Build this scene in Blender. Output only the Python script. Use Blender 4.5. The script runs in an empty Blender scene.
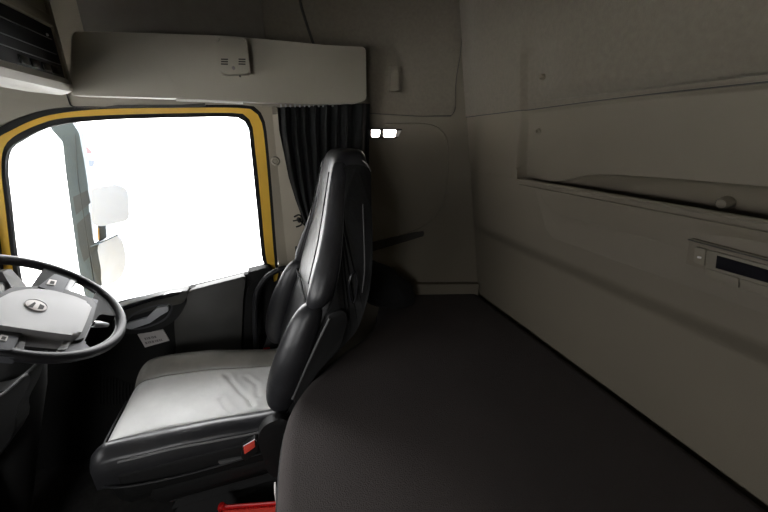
import bpy, bmesh, math, random
from mathutils import Vector, Matrix, noise
random.seed(4)
C = bpy.context.scene.collection
CZ = 1.35                       # eye height above the cab floor; x = towards the rear, y = towards the driver's door
F, PITCH, YAW = 341.0, math.radians(19.5), math.radians(18.35)
V = Vector

# ------------------------------------------------------------------ measuring
def ray(u, v):
    r, y, f = u - 384.0, 256.0 - v, F
    z = y*math.cos(PITCH) - f*math.sin(PITCH)
    h = f*math.cos(PITCH) + y*math.sin(PITCH)
    return V((r*math.cos(YAW) + h*math.sin(YAW), h*math.cos(YAW) - r*math.sin(YAW), z))
def on(u, v, p0, n):
    d = ray(u, v); e = V((0, 0, CZ)); n = V(n)
    return e + d*((V(p0) - e).dot(n)/d.dot(n))
def aY(u, v, y): return on(u, v, (0, y, 0), (0, 1, 0))
def aX(u, v, x): return on(u, v, (x, 0, 0), (1, 0, 0))
def aZ(u, v, z): return on(u, v, (0, 0, CZ+z), (0, 0, 1))
WA, WB = V((.04, 1.482, 0)), V((.865, 1.224, 0))        # the slanted wall behind the door
WN = V((WB.y-WA.y, -(WB.x-WA.x), 0)).normalized()          # into the cab
def aW(u, v, off=0.0): return on(u, v, WA + WN*off, WN)
RN = V((1, 0, .144)).normalized()
def aR(u, v, off=0.0): return on(u, v, V((.865, 0, CZ-.68)) - RN*off, RN)
def rx(z): return .865 - .144*(z - CZ + .68)

# ------------------------------------------------------------------ materials
def mat(name, col, rough=.6, metal=0, spec=.5, noise_s=0, noise_a=.0, bump=0, bump_s=200, emit=None, coat=0, sheen=0, tex='noise', bdist=.001):
    m = bpy.data.materials.new(name); m.use_nodes = True
    nt = m.node_tree; b = nt.nodes['Principled BSDF']; L = nt.links
    b.inputs['Base Color'].default_value = (*col, 1); b.inputs['Roughness'].default_value = rough
    b.inputs['Metallic'].default_value = metal; b.inputs['Specular IOR Level'].default_value = spec
    b.inputs['Coat Weight'].default_value = coat; b.inputs['Sheen Weight'].default_value = sheen
    tc = nt.nodes.new('ShaderNodeTexCoord')
    if noise_a:
        n = nt.nodes.new('ShaderNodeTexNoise'); n.inputs['Scale'].default_value = noise_s; n.inputs['Detail'].default_value = 5
        L.new(tc.outputs['Object'], n.inputs['Vector'])
        mp = nt.nodes.new('ShaderNodeMapRange')
        mp.inputs['From Min'].default_value = .3; mp.inputs['From Max'].default_value = .7
        mp.inputs['To Min'].default_value = 1-noise_a; mp.inputs['To Max'].default_value = 1+noise_a
        L.new(n.outputs['Fac'], mp.inputs['Value'])
        mx = nt.nodes.new('ShaderNodeVectorMath'); mx.operation = 'SCALE'
        mx.inputs[0].default_value = col; L.new(mp.outputs[0], mx.inputs['Scale'])
        L.new(mx.outputs[0], b.inputs['Base Color'])
    if bump:
        if tex == 'voronoi':
            n2 = nt.nodes.new('ShaderNodeTexVoronoi')
        else:
            n2 = nt.nodes.new('ShaderNodeTexNoise'); n2.inputs['Detail'].default_value = 4
        n2.inputs['Scale'].default_value = bump_s
        L.new(tc.outputs['Object'], n2.inputs['Vector'])
        bp = nt.nodes.new('ShaderNodeBump'); bp.inputs['Strength'].default_value = bump; bp.inputs['Distance'].default_value = bdist
        L.new(n2.outputs[0], bp.inputs['Height']); L.new(bp.outputs[0], b.inputs['Normal'])
    if emit:
        b.inputs['Emission Color'].default_value = (*emit[0], 1); b.inputs['Emission Strength'].default_value = emit[1]
    return m
M = {}
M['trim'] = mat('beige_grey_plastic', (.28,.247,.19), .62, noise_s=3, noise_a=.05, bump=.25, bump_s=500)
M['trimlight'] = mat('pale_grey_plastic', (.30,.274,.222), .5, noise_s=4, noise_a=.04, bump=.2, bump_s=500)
M['carpet'] = mat('grey_felt_lining', (.12,.104,.078), .95, noise_s=90, noise_a=.08, bump=.6, bump_s=350, sheen=.2)
M['rear'] = mat('rear_wall_plastic', (.128,.110,.080), .7, noise_s=2.5, noise_a=.06, bump=.3, bump_s=420)  # set darker than the light beige plastic; dim rear light in the colour
M['lever'] = mat('pale_grey_lever', (.42,.43,.46), .45)
M['lip'] = mat('pale_lip_highlight', (.8,.78,.72), .3)  # near-white tone paints the highlight along the cabinet's lower edge
M['strap'] = mat('dark_brown_webbing', (.03,.026,.021), .8)
M['panelbeige'] = mat('beige_switch_plastic', (.14,.122,.09), .5)
M['seam'] = mat('dark_seam', (.03,.028,.025), .8)
M['black'] = mat('black_plastic', (.010,.010,.010), .55, spec=.35, bump=.2, bump_s=600)
M['blackgloss'] = mat('gloss_black_plastic', (.01,.01,.012), .22)
M['panel'] = mat('charcoal_door_plastic', (.042,.041,.037), .5, noise_s=6, noise_a=.1, bump=.3, bump_s=500)
M['doordark'] = mat('black_door_plastic', (.008,.008,.0075), .75, spec=.25, bump=.3, bump_s=500)
M['rubber'] = mat('black_rubber', (.010,.010,.010), .75, spec=.3)
M['yellow'] = mat('yellow_paint', (.80,.47,.04), .35, noise_s=8, noise_a=.08, coat=.3)
M['leather'] = mat('black_leather', (.018,.018,.020), .36, noise_s=14, noise_a=.25, bump=.35, bump_s=26, bdist=.004)
M['leatherside'] = mat('black_side_leather', (.006,.006,.006), .7, spec=.25, bump=.3, bump_s=60, bdist=.003)
M['piping'] = mat('grey_piping', (.12,.12,.12), .4)
M['white'] = mat('worn_white_leather', (.88,.88,.865), .6, noise_s=7, noise_a=.10, bump=.45, bump_s=14, bdist=.006)
M['greyleather'] = mat('grey_brown_leather', (.21,.20,.18), .38, noise_s=9, noise_a=.2, bump=.35, bump_s=22, bdist=.004)
M['mattress'] = mat('charcoal_mattress_weave', (.040,.0325,.0305), .95, noise_s=5, noise_a=.12, bump=.7, bump_s=420, tex='voronoi', bdist=.002)
M['curtain'] = mat('black_curtain_cloth', (.005,.005,.005), .9, spec=.2, bump=.3, bump_s=300, sheen=.1)
M['hub'] = mat('grey_airbag_plastic', (.215,.212,.212), .5, bump=.2, bump_s=500)
M['silver'] = mat('satin_silver', (.52,.52,.53), .35, metal=.6)
M['pad'] = mat('grey_button_pad', (.075,.077,.085), .6, spec=.3)
M['rim'] = mat('black_wheel_leather', (.016,.016,.018), .45, spec=.35, bump=.2, bump_s=300)
M['red'] = mat('red_plastic', (.62,.012,.012), .4)
M['redbright'] = mat('bright_red_button', (.85,.09,.06), .4)
M['label'] = mat('white_label', (.55,.52,.50), .6)
M['ink'] = mat('grey_ink', (.22,.2,.2), .7)
M['floor'] = mat('black_rubber_floor', (.022,.021,.02), .8, noise_s=30, noise_a=.3, bump=.6, bump_s=120)
M['ceil'] = mat('headliner_cloth', (.11,.098,.08), .95, noise_s=30, noise_a=.06, bump=.3, bump_s=400)
M['bulb'] = mat('lit_bulb', (1,.9,.8), .4, emit=((1,.86,.74), 14))
M['reflector'] = mat('lamp_reflector', (.6,.57,.53), .3, metal=.7)
M['bracket'] = mat('grey_mirror_plastic', (.034,.056,.072), .55, noise_s=6, noise_a=.18)
M['bracketdark'] = mat('dark_mirror_plastic', (.018,.028,.036), .5)
M['orange'] = mat('orange_marker', (.35,.20,.05), .4)
M['mirrorw'] = mat('pale_mirror_face', (.40,.455,.55), .6)  # matte blue-white stands in for the sky mirrored in the glass
M['trailer'] = mat('white_trailer_paint', (.55,.55,.55), .8)
M['trailerline'] = mat('pale_grey_trailer_seam', (.07,.07,.072), .7)
M['logored'] = mat('logo_red', (.062,.028,.032), .6)
M['logoblue'] = mat('logo_blue', (.036,.045,.066), .6)
M['ground'] = mat('pale_concrete_yard', (.55,.55,.54), .9, noise_s=1, noise_a=.06)
M['screen'] = mat('black_display', (.004,.004,.006), .12)
M['dial'] = mat('dial_grey', (.09,.09,.09), .4)
M['cloth'] = mat('black_jersey', (.003,.003,.003), .9, bump=.4, bump_s=90)

g = bpy.data.materials.new('window_glass'); g.use_nodes = True
nt = g.node_tree; nt.nodes.clear()
o = nt.nodes.new('ShaderNodeOutputMaterial'); mx = nt.nodes.new('ShaderNodeMixShader')
t = nt.nodes.new('ShaderNodeBsdfTransparent'); t.inputs[0].default_value = (.95,.955,.96,1)
gl = nt.nodes.new('ShaderNodeBsdfGlossy'); gl.inputs['Roughness'].default_value = .03
fr = nt.nodes.new('ShaderNodeFresnel'); fr.inputs[0].default_value = 1.45
nt.links.new(fr.outputs[0], mx.inputs[0]); nt.links.new(t.outputs[0], mx.inputs[1]); nt.links.new(gl.outputs[0], mx.inputs[2]); nt.links.new(mx.outputs[0], o.inputs[0])
M['glass'] = g

# ------------------------------------------------------------------ object helpers
def link(name, bm, m, parent=None, smooth=35):
    bmesh.ops.recalc_face_normals(bm, faces=bm.faces[:])
    me = bpy.data.meshes.new(name); bm.to_mesh(me); bm.free()
    me.materials.append(M[m] if isinstance(m, str) else m)
    for p in me.polygons: p.use_smooth = True
    me.set_sharp_from_angle(angle=math.radians(smooth))
    o = bpy.data.objects.new(name, me); C.objects.link(o)
    if parent:
        o.parent = parent; o.matrix_parent_inverse = Matrix.Translation(-parent.location) if parent.type == 'EMPTY' else Matrix()
    return o
def tag(o, label, cat, group=None):
    o['label'] = label; o['category'] = cat
    if group: o['group'] = group
    return o
def thing(name, label, cat, loc, group=None):
    o = bpy.data.objects.new(name, None); C.objects.link(o); o.location = loc
    o.empty_display_size = .05
    return tag(o, label, cat, group)
def struct(o): o['kind'] = 'structure'; return o
def bm_new(): return bmesh.new()

def box(bm, c, s, bevel=0.0, seg=2, rot=None):
    r = bmesh.ops.create_cube(bm, size=1)['verts']
    bmesh.ops.scale(bm, vec=s, verts=r)
    if bevel:
        es = list({e for v in r for e in v.link_edges})
        rr = bmesh.ops.bevel(bm, geom=es, offset=bevel, segments=seg, affect='EDGES', profile=.5)
        r = list({v for f in rr['faces'] for v in f.verts} | {v for v in r if v.is_valid})
    if rot is not None: bmesh.ops.rotate(bm, cent=(0,0,0), matrix=rot, verts=r)
    bmesh.ops.translate(bm, vec=c, verts=r)
    return r
def prism(bm, pts, vec, bevel=0.0, seg=3):
    """solid from a 3D outline, thickened by vec; the rim on the given side is bevelled"""
    vec = V(vec)
    a = [bm.verts.new(p) for p in pts]; b = [bm.verts.new(V(p)+vec) for p in pts]
    n = len(pts)
    fa = bm.faces.new(a); fb = bm.faces.new(b[::-1])
    for i in range(n): bm.faces.new((a[i], b[i], b[(i+1) % n], a[(i+1) % n]))
    if bevel:
        bmesh.ops.bevel(bm, geom=list(fa.edges), offset=bevel, segments=seg, affect='EDGES', profile=.5, clamp_overlap=True)
def crv(pts, k=6, closed=True):
    """Catmull-Rom through 3D points"""
    n = len(pts); out = []
    P = [V(p) for p in pts]
    rng = range(n if closed else n-1)
    for i in rng:
        if closed: p0, p1, p2, p3 = P[i-1], P[i], P[(i+1) % n], P[(i+2) % n]
        else: p0, p1, p2, p3 = P[max(i-1,0)], P[i], P[i+1], P[min(i+2,n-1)]
        for j in range(k):
            t = j/k
            out.append(.5*((2*p1)+(p2-p0)*t+(2*p0-5*p1+4*p2-p3)*t*t+(3*p1-p0-3*p2+p3)*t**3))
    if not closed: out.append(P[-1])
    return out
def rnd(pts, r=.01, k=4):
    """round the corners of a 3D polygon"""
    out = []; n = len(pts); P = [V(p) for p in pts]
    for i in range(n):
        a, b, c = P[i-1], P[i], P[(i+1) % n]
        d1 = (a-b); d2 = (c-b); q = min(r, d1.length*.45, d2.length*.45)
        s = b + d1.normalized()*q; e = b + d2.normalized()*q
        for j in range(k+1):
            t = j/k; out.append((1-t)**2*s + 2*t*(1-t)*b + t*t*e)
    return out
def tube(bm, pts, r, n=10, closed=False, ry=None):
    P = [V(p) for p in pts]; rings = []; m = len(P)
    up = None
    for i, p in enumerate(P):
        if closed: d = P[(i+1) % m] - P[i-1]
        else: d = P[min(i+1, m-1)] - P[max(i-1, 0)]
        d.normalize()
        if up is None:
            up = V((0,0,1)) if abs(d.z) < .9 else V((0,1,0))
        s = d.cross(up).normalized(); up = s.cross(d).normalized()
        rr = r[i] if isinstance(r, (list, tuple)) else r
        r2 = rr*(ry or 1)
        rings.append([bm.verts.new(p + s*(rr*math.cos(2*math.pi*k/n)) + up*(r2*math.sin(2*math.pi*k/n))) for k in range(n)])
    for i in range(m if closed else m-1):
        A, B = rings[i], rings[(i+1) % m]
        for k in range(n): bm.faces.new((A[k], A[(k+1) % n], B[(k+1) % n], B[k]))
    if not closed:
        bm.faces.new(rings[0][::-1]); bm.faces.new(rings[-1])
def loft(bm, rings, caps=True):
    R = [[bm.verts.new(p) for p in r] for r in rings]; n = len(R[0])
    for a, b in zip(R, R[1:]):
        for k in range(n): bm.faces.new((a[k], a[(k+1) % n], b[(k+1) % n], b[k]))
    if caps: bm.faces.new(R[0][::-1]); bm.faces.new(R[-1])
def sheet(bm, fn, nu, nv):
    G = [[bm.verts.new(fn(i/nu, j/nv)) for j in range(nv+1)] for i in range(nu+1)]
    for i in range(nu):
        for j in range(nv): bm.faces.new((G[i][j], G[i+1][j], G[i+1][j+1], G[i][j+1]))
def lathe(bm, prof, c, axis, n=20):
    """prof: (radius, height) pairs round an axis through c"""
    q = V(axis).normalized().to_track_quat('Z', 'Y').to_matrix()
    rings = [[V(c) + q @ V((r*math.cos(2*math.pi*k/n), r*math.sin(2*math.pi*k/n), h)) for k in range(n)] for r, h in prof]
    loft(bm, rings)
def ray_poly(c, a, poly):
    best = None; dx, dz = math.cos(a), math.sin(a)
    for i in range(len(poly)):
        p, q = poly[i-1], poly[i]
        ex, ez = q[0]-p[0], q[1]-p[1]; den = dx*ez - dz*ex
        if abs(den) < 1e-12: continue
        t = ((p[0]-c[0])*ez - (p[1]-c[1])*ex)/den; s = ((p[0]-c[0])*dz - (p[1]-c[1])*dx)/den
        if t > 0 and -1e-6 <= s <= 1+1e-6 and (best is None or t > best): best = t
    return (c[0]+dx*best, c[1]+dz*best)
def ring(bm, outer, inner, d0, d1, to3, extra=(), N=120, bev=0):
    """flat frame between two outlines (2D), thick from d0 to d1"""
    cx = sum(p[0] for p in inner)/len(inner); cz = sum(p[1] for p in inner)/len(inner); c = (cx, cz)
    an = [2*math.pi*i/N for i in range(N)] + [math.atan2(p[1]-cz, p[0]-cx) % (2*math.pi) for p in extra]
    an = sorted(set(round(a, 6) for a in an))
    O = [ray_poly(c, a, outer) for a in an]; I = [ray_poly(c, a, inner) for a in an]
    loops = [[bm.verts.new(to3(p, d)) for p in L] for L, d in ((O, d0), (I, d0), (I, d1), (O, d1))]
    n = len(an)
    for q in range(4):
        A, B = loops[q], loops[(q+1) % 4]
        for k in range(n): bm.faces.new((A[k], A[(k+1) % n], B[(k+1) % n], B[k]))
    if bev:
        bm.edges.ensure_lookup_table()
        es = [e for e in bm.edges if all(v in loops[0] for v in e.verts) or all(v in loops[1] for v in e.verts)]
        bmesh.ops.bevel(bm, geom=es, offset=bev, segments=2, affect='EDGES')

# ================================================================== THE SHELL
T3 = lambda p, d: V((p[0], d, p[1]))
def px(pts, y): return [(q.x, q.z) for q in (aY(u, v, y) for u, v in pts)]
def sm2(pts, k=5): return [(p.x, p.z) for p in crv([V((a, 0, b)) for a, b in pts], k)]
YD = 1.5
G_ = [(20,141),(38,131),(62,124),(110,119.5),(175,117.5),(228,116.8),(241,119),(248,127),(250.5,145),(255,190),(261,250),(262.5,262),(260,270),(195,288),(120,307),(60,325),(36,328),(26,315),(20,285),(14,250),(9,205),(5,168),(9,149)]
K_ = [(16,135),(36,125.5),(60,118.5),(110,115),(178,113.2),(232,112.8),(245,115),(252,125),(254.7,145),(259.5,190),(265,250),(267,264),(266,278),(195,296),(120,315),(60,334),(32,338),(20,318),(15,288),(10,250),(5,205),(1,168),(4,147)]
Y_ = [(7,131.5),(33,119.3),(59,113),(105,108.8),(180,107.6),(240,107.8),(254,111),(261.5,122),(265,145),(269,190),(273.5,250),(275,266),(273,284),(195,306),(120,325),(60,344),(26,348),(10,328),(4,292),(0,250),(-7,205),(-12,168),(-8,142)]
S_ = [(3,124.5),(30,113.5),(56,108),(105,105.6),(180,104.6),(244,104.9),(257,108.5),(264.5,120),(268,145),(272,190),(276.5,250),(278,266),(277,292),(195,314),(120,333),(60,352),(22,356),(4,334),(-2,296),(-6,250),(-14,205),(-19,168),(-15,139)]
YD = 1.5
def o2(q, y): return sm2(px(q, y), 4)
ss2 = o2(S_, 1.482); gl2 = o2(K_, 1.512)

# wall on the driver's side with the door opening
XF = -1.5; ZT = CZ + .75
rect = [(XF, 0), (WA.x, 0), (WA.x, ZT), (XF, ZT)]
bm = bm_new(); ring(bm, rect, ss2, WA.y, 1.60, T3, extra=rect)
w = struct(link('wall_right', bm, 'trim'))
# slanted rear part of that wall
def slant(bm, z0, z1, off, th, s0=0.0, s1=1.0):
    a = WA.lerp(WB, s0) + WN*off; b = WA.lerp(WB, s1) + WN*off
    prism(bm, [V((a.x,a.y,z0)), V((b.x,b.y,z0)), V((b.x,b.y,z1)), V((a.x,a.y,z1))], -WN*th)
ZS = CZ + .062                    # the seam that runs round the sleeping area
bm = bm_new(); slant(bm, 0, ZT, 0, .1, 0, 1.08)
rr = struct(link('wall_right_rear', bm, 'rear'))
# upper lining of the slanted wall, overlapping the lower panel, with its wavy rear edge
e0 = [aW(u, v, .006) for u, v in [(461,-60),(460.5,0),(461.5,35),(460,55),(456.5,75),(455,95),(455,109),(451,115.5)]]
edge = crv(e0, 4, False)
lft = WA.lerp(WB, .0) + WN*.006
low = [aW(u, v, .006) for u, v in [(420,115.8),(372,113),(330,111)]]
poly = edge + low + [V((lft.x, lft.y, CZ+.075)), V((lft.x, lft.y, edge[0].z))]
bm = bm_new(); prism(bm, poly, -WN*.006, .003, 2)
struct(link('trim_1', bm, 'carpet'))
# dark shadow gap moulding under that lining
bm = bm_new(); tube(bm, [p - WN*.003 for p in [edge[i] for i in range(len(edge))] + low], .003, 6)
struct(link('trim_2', bm, 'seam'))
bm = bm_new(); slant(bm, CZ-.80, CZ+.10, .003, .004, 0, .33); struct(link('trim_13', bm, 'trim'))
# pressed panel in the slanted wall (rounded raised border)
c = [aW(u, v, 0) for u, v in [(385,124),(425,124),(443,132),(448,150),(446,190),(438,212),(420,228),(385,240)]]
bm = bm_new(); tube(bm, crv(c, 6, False), .004, 8, ry=.5)
struct(link('trim_3', bm, 'rear'))

# rear wall: one relief surface
ysA, ysB = -.85, 1.30
Yr = aR(527, 120).y
ypk = aR(548, 181).y
def sst(a, b, x):
    t = max(0, min(1, (x-a)/(b-a))); return t*t*(3-2*t)
q_ = aR(700, 234, .034); ZSC, YSC = q_.z - CZ, aR(645, 218, .034).y
ZFT = aR(533, 42).z - CZ
def off(y, z):
    zr = z - CZ; o = 0
    fld = sst(Yr+.011, Yr-.006, y)          # 1 inside the recessed field
    band = sst(-.400, -.335, zr)
    cf = sst(1.25, 1.12, y); band *= cf
    raised = .034*band*(1 if zr < -.1 else 1 - .55*sst(-.1, .09, zr))
    if zr > .09: raised = .0
    seam = .075 - .012*sst(.5, 1.2, y)
    if zr <= -.1: o -= .034*band
    elif zr <= .09: o -= raised*(1-fld) - .002*fld
    else: o -= .0153*cf*max(1-fld, sst(ZFT-.02, ZFT, zr + .5*max(0, .03-(Yr-y))), sst(.03, .16, Yr-y)*sst(.08,.12,zr))
    o -= .005*math.exp(-((zr-seam)/.004)**2)*sst(Yr+.02, Yr-.05, y)
    if zr < -.1: o += .010*math.exp(-((zr-ZSC)/.014)**2)*sst(YSC, YSC-.22, y)
    return o
yl = sorted(set([ysA+(ysB-ysA)*i/70 for i in range(71)] + [Yr-.03+i*.002 for i in range(30)]))
pk_top = [aR(u, v) for u, v in [(541,184),(552,181.5),(572,178.5),(590,174.5),(620,175),(680,179),(768,187),(900,198)]]
LIPZ = CZ - .131
def pocket_top(y):
    P = pk_top
    if y >= P[0].y: return LIPZ + .002
    for a, b in zip(P, P[1:]):
        if b.y <= y <= a.y: return max(LIPZ+.002, a.z + (b.z-a.z)*(a.y-y)/(a.y-b.y))
    return P[-1].z
ZA = CZ - .074
zlow = [0, .2, .4, .55, .66] + [CZ-.68+i*.02 for i in range(13)] + [CZ-.42+i*.006 for i in range(20)] + [CZ-.29, CZ-.27, CZ-.25, CZ-.235] + [CZ-.23+i*.005 for i in range(17)] + [ LIPZ-.004, LIPZ]
zup = [ZA + i*.008 for i in range(1, 17)] + [ZA+.130+i*.0022 for i in range(1, 22)] + [CZ+.11+i*.006 for i in range(20)] + [CZ+.24, CZ+.3, CZ+.45, CZ+.6, ZT]
bm = bm_new()
zup = sorted(set(round(z, 5) for z in zup if z > ZA)); zlow = sorted(set(round(z, 5) for z in zlow))
def strip(rows):
    for a, b in zip(rows, rows[1:]):
        for k in range(len(a)-1): bm.faces.new((a[k], a[k+1], b[k+1], b[k]))
lowr = [[bm.verts.new((rx(z)+off(y, z), y, z)) for y in yl] for z in zlow]; strip(lowr)
ups = []
for q in range(7):
    row = []
    for y in yl:
        T = pocket_top(y); z = T + (ZA-T)*q/6
        o = off(y, max(z, CZ-.099)) if y < Yr else off(y, z)
        row.append(bm.verts.new((rx(z)+o, y, z)))
    ups.append(row)
ups += [[bm.verts.new((rx(z)+off(y, z), y, z)) for y in yl] for z in zup]; strip(ups)
# the trough behind the lip
open_ = lambda y: sst(pk_top[0].y+.01, pk_top[0].y-.10, y)
tr_ = []
for q, (dx, dz) in enumerate([(0, 0), (.006, -.006), (.018, -.02), (.03, -.045), (.05, -.09), (.05, -.13), (.02, -.14)]):
    tr_.append([bm.verts.new((ups[0][k].co.x + dx*open_(y), y, ups[0][k].co.z + dz*open_(y))) for k, y in enumerate(yl)])
strip([ups[0]] + tr_)
l2 = [bm.verts.new((lowr[-1][k].co.x + .012*open_(y)+.0005, y, LIPZ)) for k, y in enumerate(yl)]
l3 = [bm.verts.new((lowr[-1][k].co.x + .010*open_(y)+.0005, y, LIPZ-.15*open_(y))) for k, y in enumerate(yl)]
strip([lowr[-1], l2, l3, tr_[-1]])
# outer skin to close the wall
edge_felt = [V((rx(CZ+.074)+off(y, CZ+.0805)-.0025, y, CZ+.0785-.012*sst(.5,1.2,y))) for y in yl]
bk = [bm.verts.new(p) for p in ((1.15, ysA, 0), (1.15, ysB, 0), (1.15, ysB, ZT), (1.15, ysA, ZT))]
bm.faces.new(bk)
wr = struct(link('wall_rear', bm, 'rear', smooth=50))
# felt lining over the upper rear wall
def felt(i, j):
    y = ysA + (Yr-.0-ysA)*1.0*i; z = 0
    return None
bm = bm_new()
zz = [z for z in zup if z > CZ+.079]
yy = yl
G = [[bm.verts.new((rx(z)+off(y, z)-.004, y, z - (.012*sst(.5,1.2,y) if k == 0 else 0))) for k, z in enumerate(zz)] for y in yy]
for i in range(len(yy)-1):
    for j in range(len(zz)-1): bm.faces.new((G[i][j], G[i+1][j], G[i+1][j+1], G[i][j+1]))
ex = bmesh.ops.extrude_face_region(bm, geom=bm.faces[:])
bmesh.ops.translate(bm, vec=(.003,0,0), verts=[v for v in ex['geom'] if isinstance(v, bmesh.types.BMVert)])
struct(link('trim_4', bm, 'carpet', smooth=50))
bm = bm_new(); tube(bm, edge_felt[8:-1], .0016, 6); struct(link('trim_14', bm, 'seam'))
# lip moulding on the open pocket
lp = [V((rx(LIPZ)-.036, y, LIPZ)) for y in (ypk+.06, ypk, .9, .6, .3, 0, -.3, -.8)]
bm = bm_new(); tube(bm, lp, .0042, 8)
tube(bm, [p + V((-.0015, 0, -.016)) for p in lp], .0016, 6)
struct(link('trim_5', bm, 'rear'))
# small screw caps
for k, (u, v) in enumerate([(543,77),(539,131)]):
    p = aR(u, v, (.010, -.002)[k]); bm = bm_new(); lathe(bm, [(.0001,.002),(.003,.002),(.0045,.007),(.006,.008),(.008,.006),(.008,-.02)], p, -RN, 16)
    tag(link('screw_cap', bm, 'rear'), ['grey screw cap in the felt lining above the rear wall seam','grey screw cap in the smooth rear wall field below the seam'][k], 'screw cap')
p = aR(724, 203, -.010); bm = bm_new(); lathe(bm, [(.0001,.010),(.008,.009),(.012,.003),(.012,-.03)], p, -RN, 16)
tag(link('screw_cap', bm, 'rear'), 'round plug inside the long open pocket of the rear wall', 'screw cap')

# floor, ceiling, other walls
bm = bm_new(); box(bm, (-.2, .35, -.03), (2.8, 2.6, .06)); struct(link('floor', bm, 'floor'))
bm = bm_new(); box(bm, (-.2, .35, ZT+.03), (2.9, 2.7, .06)); struct(link('ceiling', bm, 'ceil'))
YP = -.82
TY = lambda p, d: V((p[0], d, p[1]))
pr = [(XF, 0), (1.1, 0), (1.1, ZT), (XF, ZT)]
pw = [(-1.22, CZ-.50), (-.62, CZ-.52), (-.62, CZ+.04), (-1.14, CZ+.04)]  # unseen passenger window, opening sized for the light it lets in
bm = bm_new(); ring(bm, pr, pw, YP, YP-.06, T3, extra=pr+pw); struct(link('wall_left', bm, 'trim'))
bm = bm_new(); prism(bm, [V((a, YP-.03, b)) for a, b in pw], (0, -.004, 0)); struct(link('window_2', bm, 'glass'))
fr_ = [(YP, 0), (1.6, 0), (1.6, ZT), (YP, ZT)]
ws = [(-.70, CZ-.42), (1.38, CZ-.42), (1.34, CZ-.0), (-.66, CZ-.0)]  # unseen windscreen, opening kept low to limit light on the rear
TX = lambda p, d: V((d, p[0], p[1]))
bm = bm_new(); ring(bm, fr_, ws, XF, XF-.06, TX, extra=fr_+ws); struct(link('wall_front', bm, 'black'))
bm = bm_new(); prism(bm, [V((XF-.03, a, b)) for a, b in ws], (-.004, 0, 0)); struct(link('window_3', bm, 'glass'))

# ================================================================== THE DRIVER'S DOOR
door = bpy.data.objects.new('door_1', None); C.objects.link(door); door.location = (-.5, 1.5, CZ-1.2); struct(door)
bm = bm_new(); ring(bm, o2(S_, 1.488), o2(Y_, 1.488), 1.488, 1.53, T3); link('door_seal', bm, 'rubber', door)
bm = bm_new(); ring(bm, o2([(a+(a-130)*.02, b+(b-210)*.02) for a, b in Y_], 1.496), o2(K_, 1.496), 1.496, 1.53, T3); o = link('window_frame', bm, 'yellow', door); o['label'] = 'yellow painted frame around the glass'
bm = bm_new(); ring(bm, o2([(a+(a-130)*.01, b+(b-210)*.01) for a, b in K_], 1.4975), o2(G_, 1.4975), 1.4975, 1.515, T3); link('window_gasket', bm, 'rubber', door)
bm = bm_new(); prism(bm, [V((a, 1.512, b)) for a, b in gl2], (0, .004, 0)); link('glass', bm, 'glass', door)
# door lining: charcoal upper panel whose top follows the sloping sill
YL = 1.455
def yq(pts, y): return [aY(u, v, y) for u, v in pts]
bm = bm_new()
prism(bm, rnd(yq([(246,276),(188,291),(180,303),(174,322),(176,348),(172,420),(238,420),(241,350),(243,300)], YL), .02), (0, .045, 0), .008)
o = link('upper_panel', bm, 'panel', door); o['label'] = 'charcoal door lining panel below the window'
bm = bm_new()
prism(bm, rnd(yq([(272,268),(264,270),(196,287),(120,304),(60,322),(0,345),(-60,380),(-60,760),(300,760),(276,300)], 1.478), .012), (0, .04, 0), .006)
link('lower_panel', bm, 'doordark', door)
bm = bm_new()   # ledge that carries the sill
prism(bm, rnd(yq([(188,290.5),(184,303),(150,311),(118,320),(110,310),(130,303.5),(160,295)], YL-.01), .012), (0, .05, 0), .005)
o = link('sill_trim', bm, 'panel', door)
bm = bm_new()
prism(bm, rnd(yq([(270,267),(274,276),(262,290),(256,320),(252,372),(243,372),(244,320),(247,292),(252,278),(246,273)], YL-.008), .015), (0, .06, 0), .008)
link('end_moulding', bm, 'doordark', door)
# scooped surround of the opener
sur = crv(yq([(112,322),(124,312),(150,302),(172,300),(186,298),(184,308),(174,321),(155,331),(132,334),(116,333)], YL-.004), 5)
bm = bm_new(); prism(bm, sur, (0, .04, 0), .006); link('opener_surround', bm, 'black', door)
sc = crv(yq([(124,325),(132,315),(150,307),(166,304),(172,306),(166,318),(150,326),(134,329)], YL-.007), 5)
bm = bm_new(); tube(bm, sc, .0042, 8, closed=True); link('opener_rim', bm, 'pad', door)
bm = bm_new()
prism(bm, rnd(yq([(125,328),(127,324),(147,318),(157,308),(168,306.5),(168.5,311),(160,316),(150,323),(131,329.5)], YL-.028), .004), (0, .016, 0), .004)
o = link('door_opener', bm, 'lever', door); o['label'] = 'silver pull lever'
bm = bm_new(); prism(bm, rnd(yq([(124,306.5),(170,293),(182,291.5),(178,295),(150,302),(122,311)], YL-.014), .003), (0, .02, 0), .002)
link('trim_strip', bm, 'blackgloss', door)
bm = bm_new()
for q in range(11):
    a = aY(160+q*.0, 352, YL)
    tube(bm, [aY(100+q*3.2, 372+q*1.2-0, 1.472), aY(100+q*3.2, 405, 1.472)], .0015, 6)
link('speaker_grille', bm, 'black', door)
# grab handle at the door's rear edge
gh = crv(yq([(290,267),(278,270),(266,278),(257,292),(255,312),(256,345),(258,375)], 1.40), 6, False)
gh = [aY(283,269,1.475)] + gh[3:]
bm = bm_new(); tube(bm, gh, .011, 12)
p = gh[-1]; tube(bm, [p, p+V((0,.075,0))], .011, 12)
link('grab_handle', bm, 'rim', door)
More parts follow.
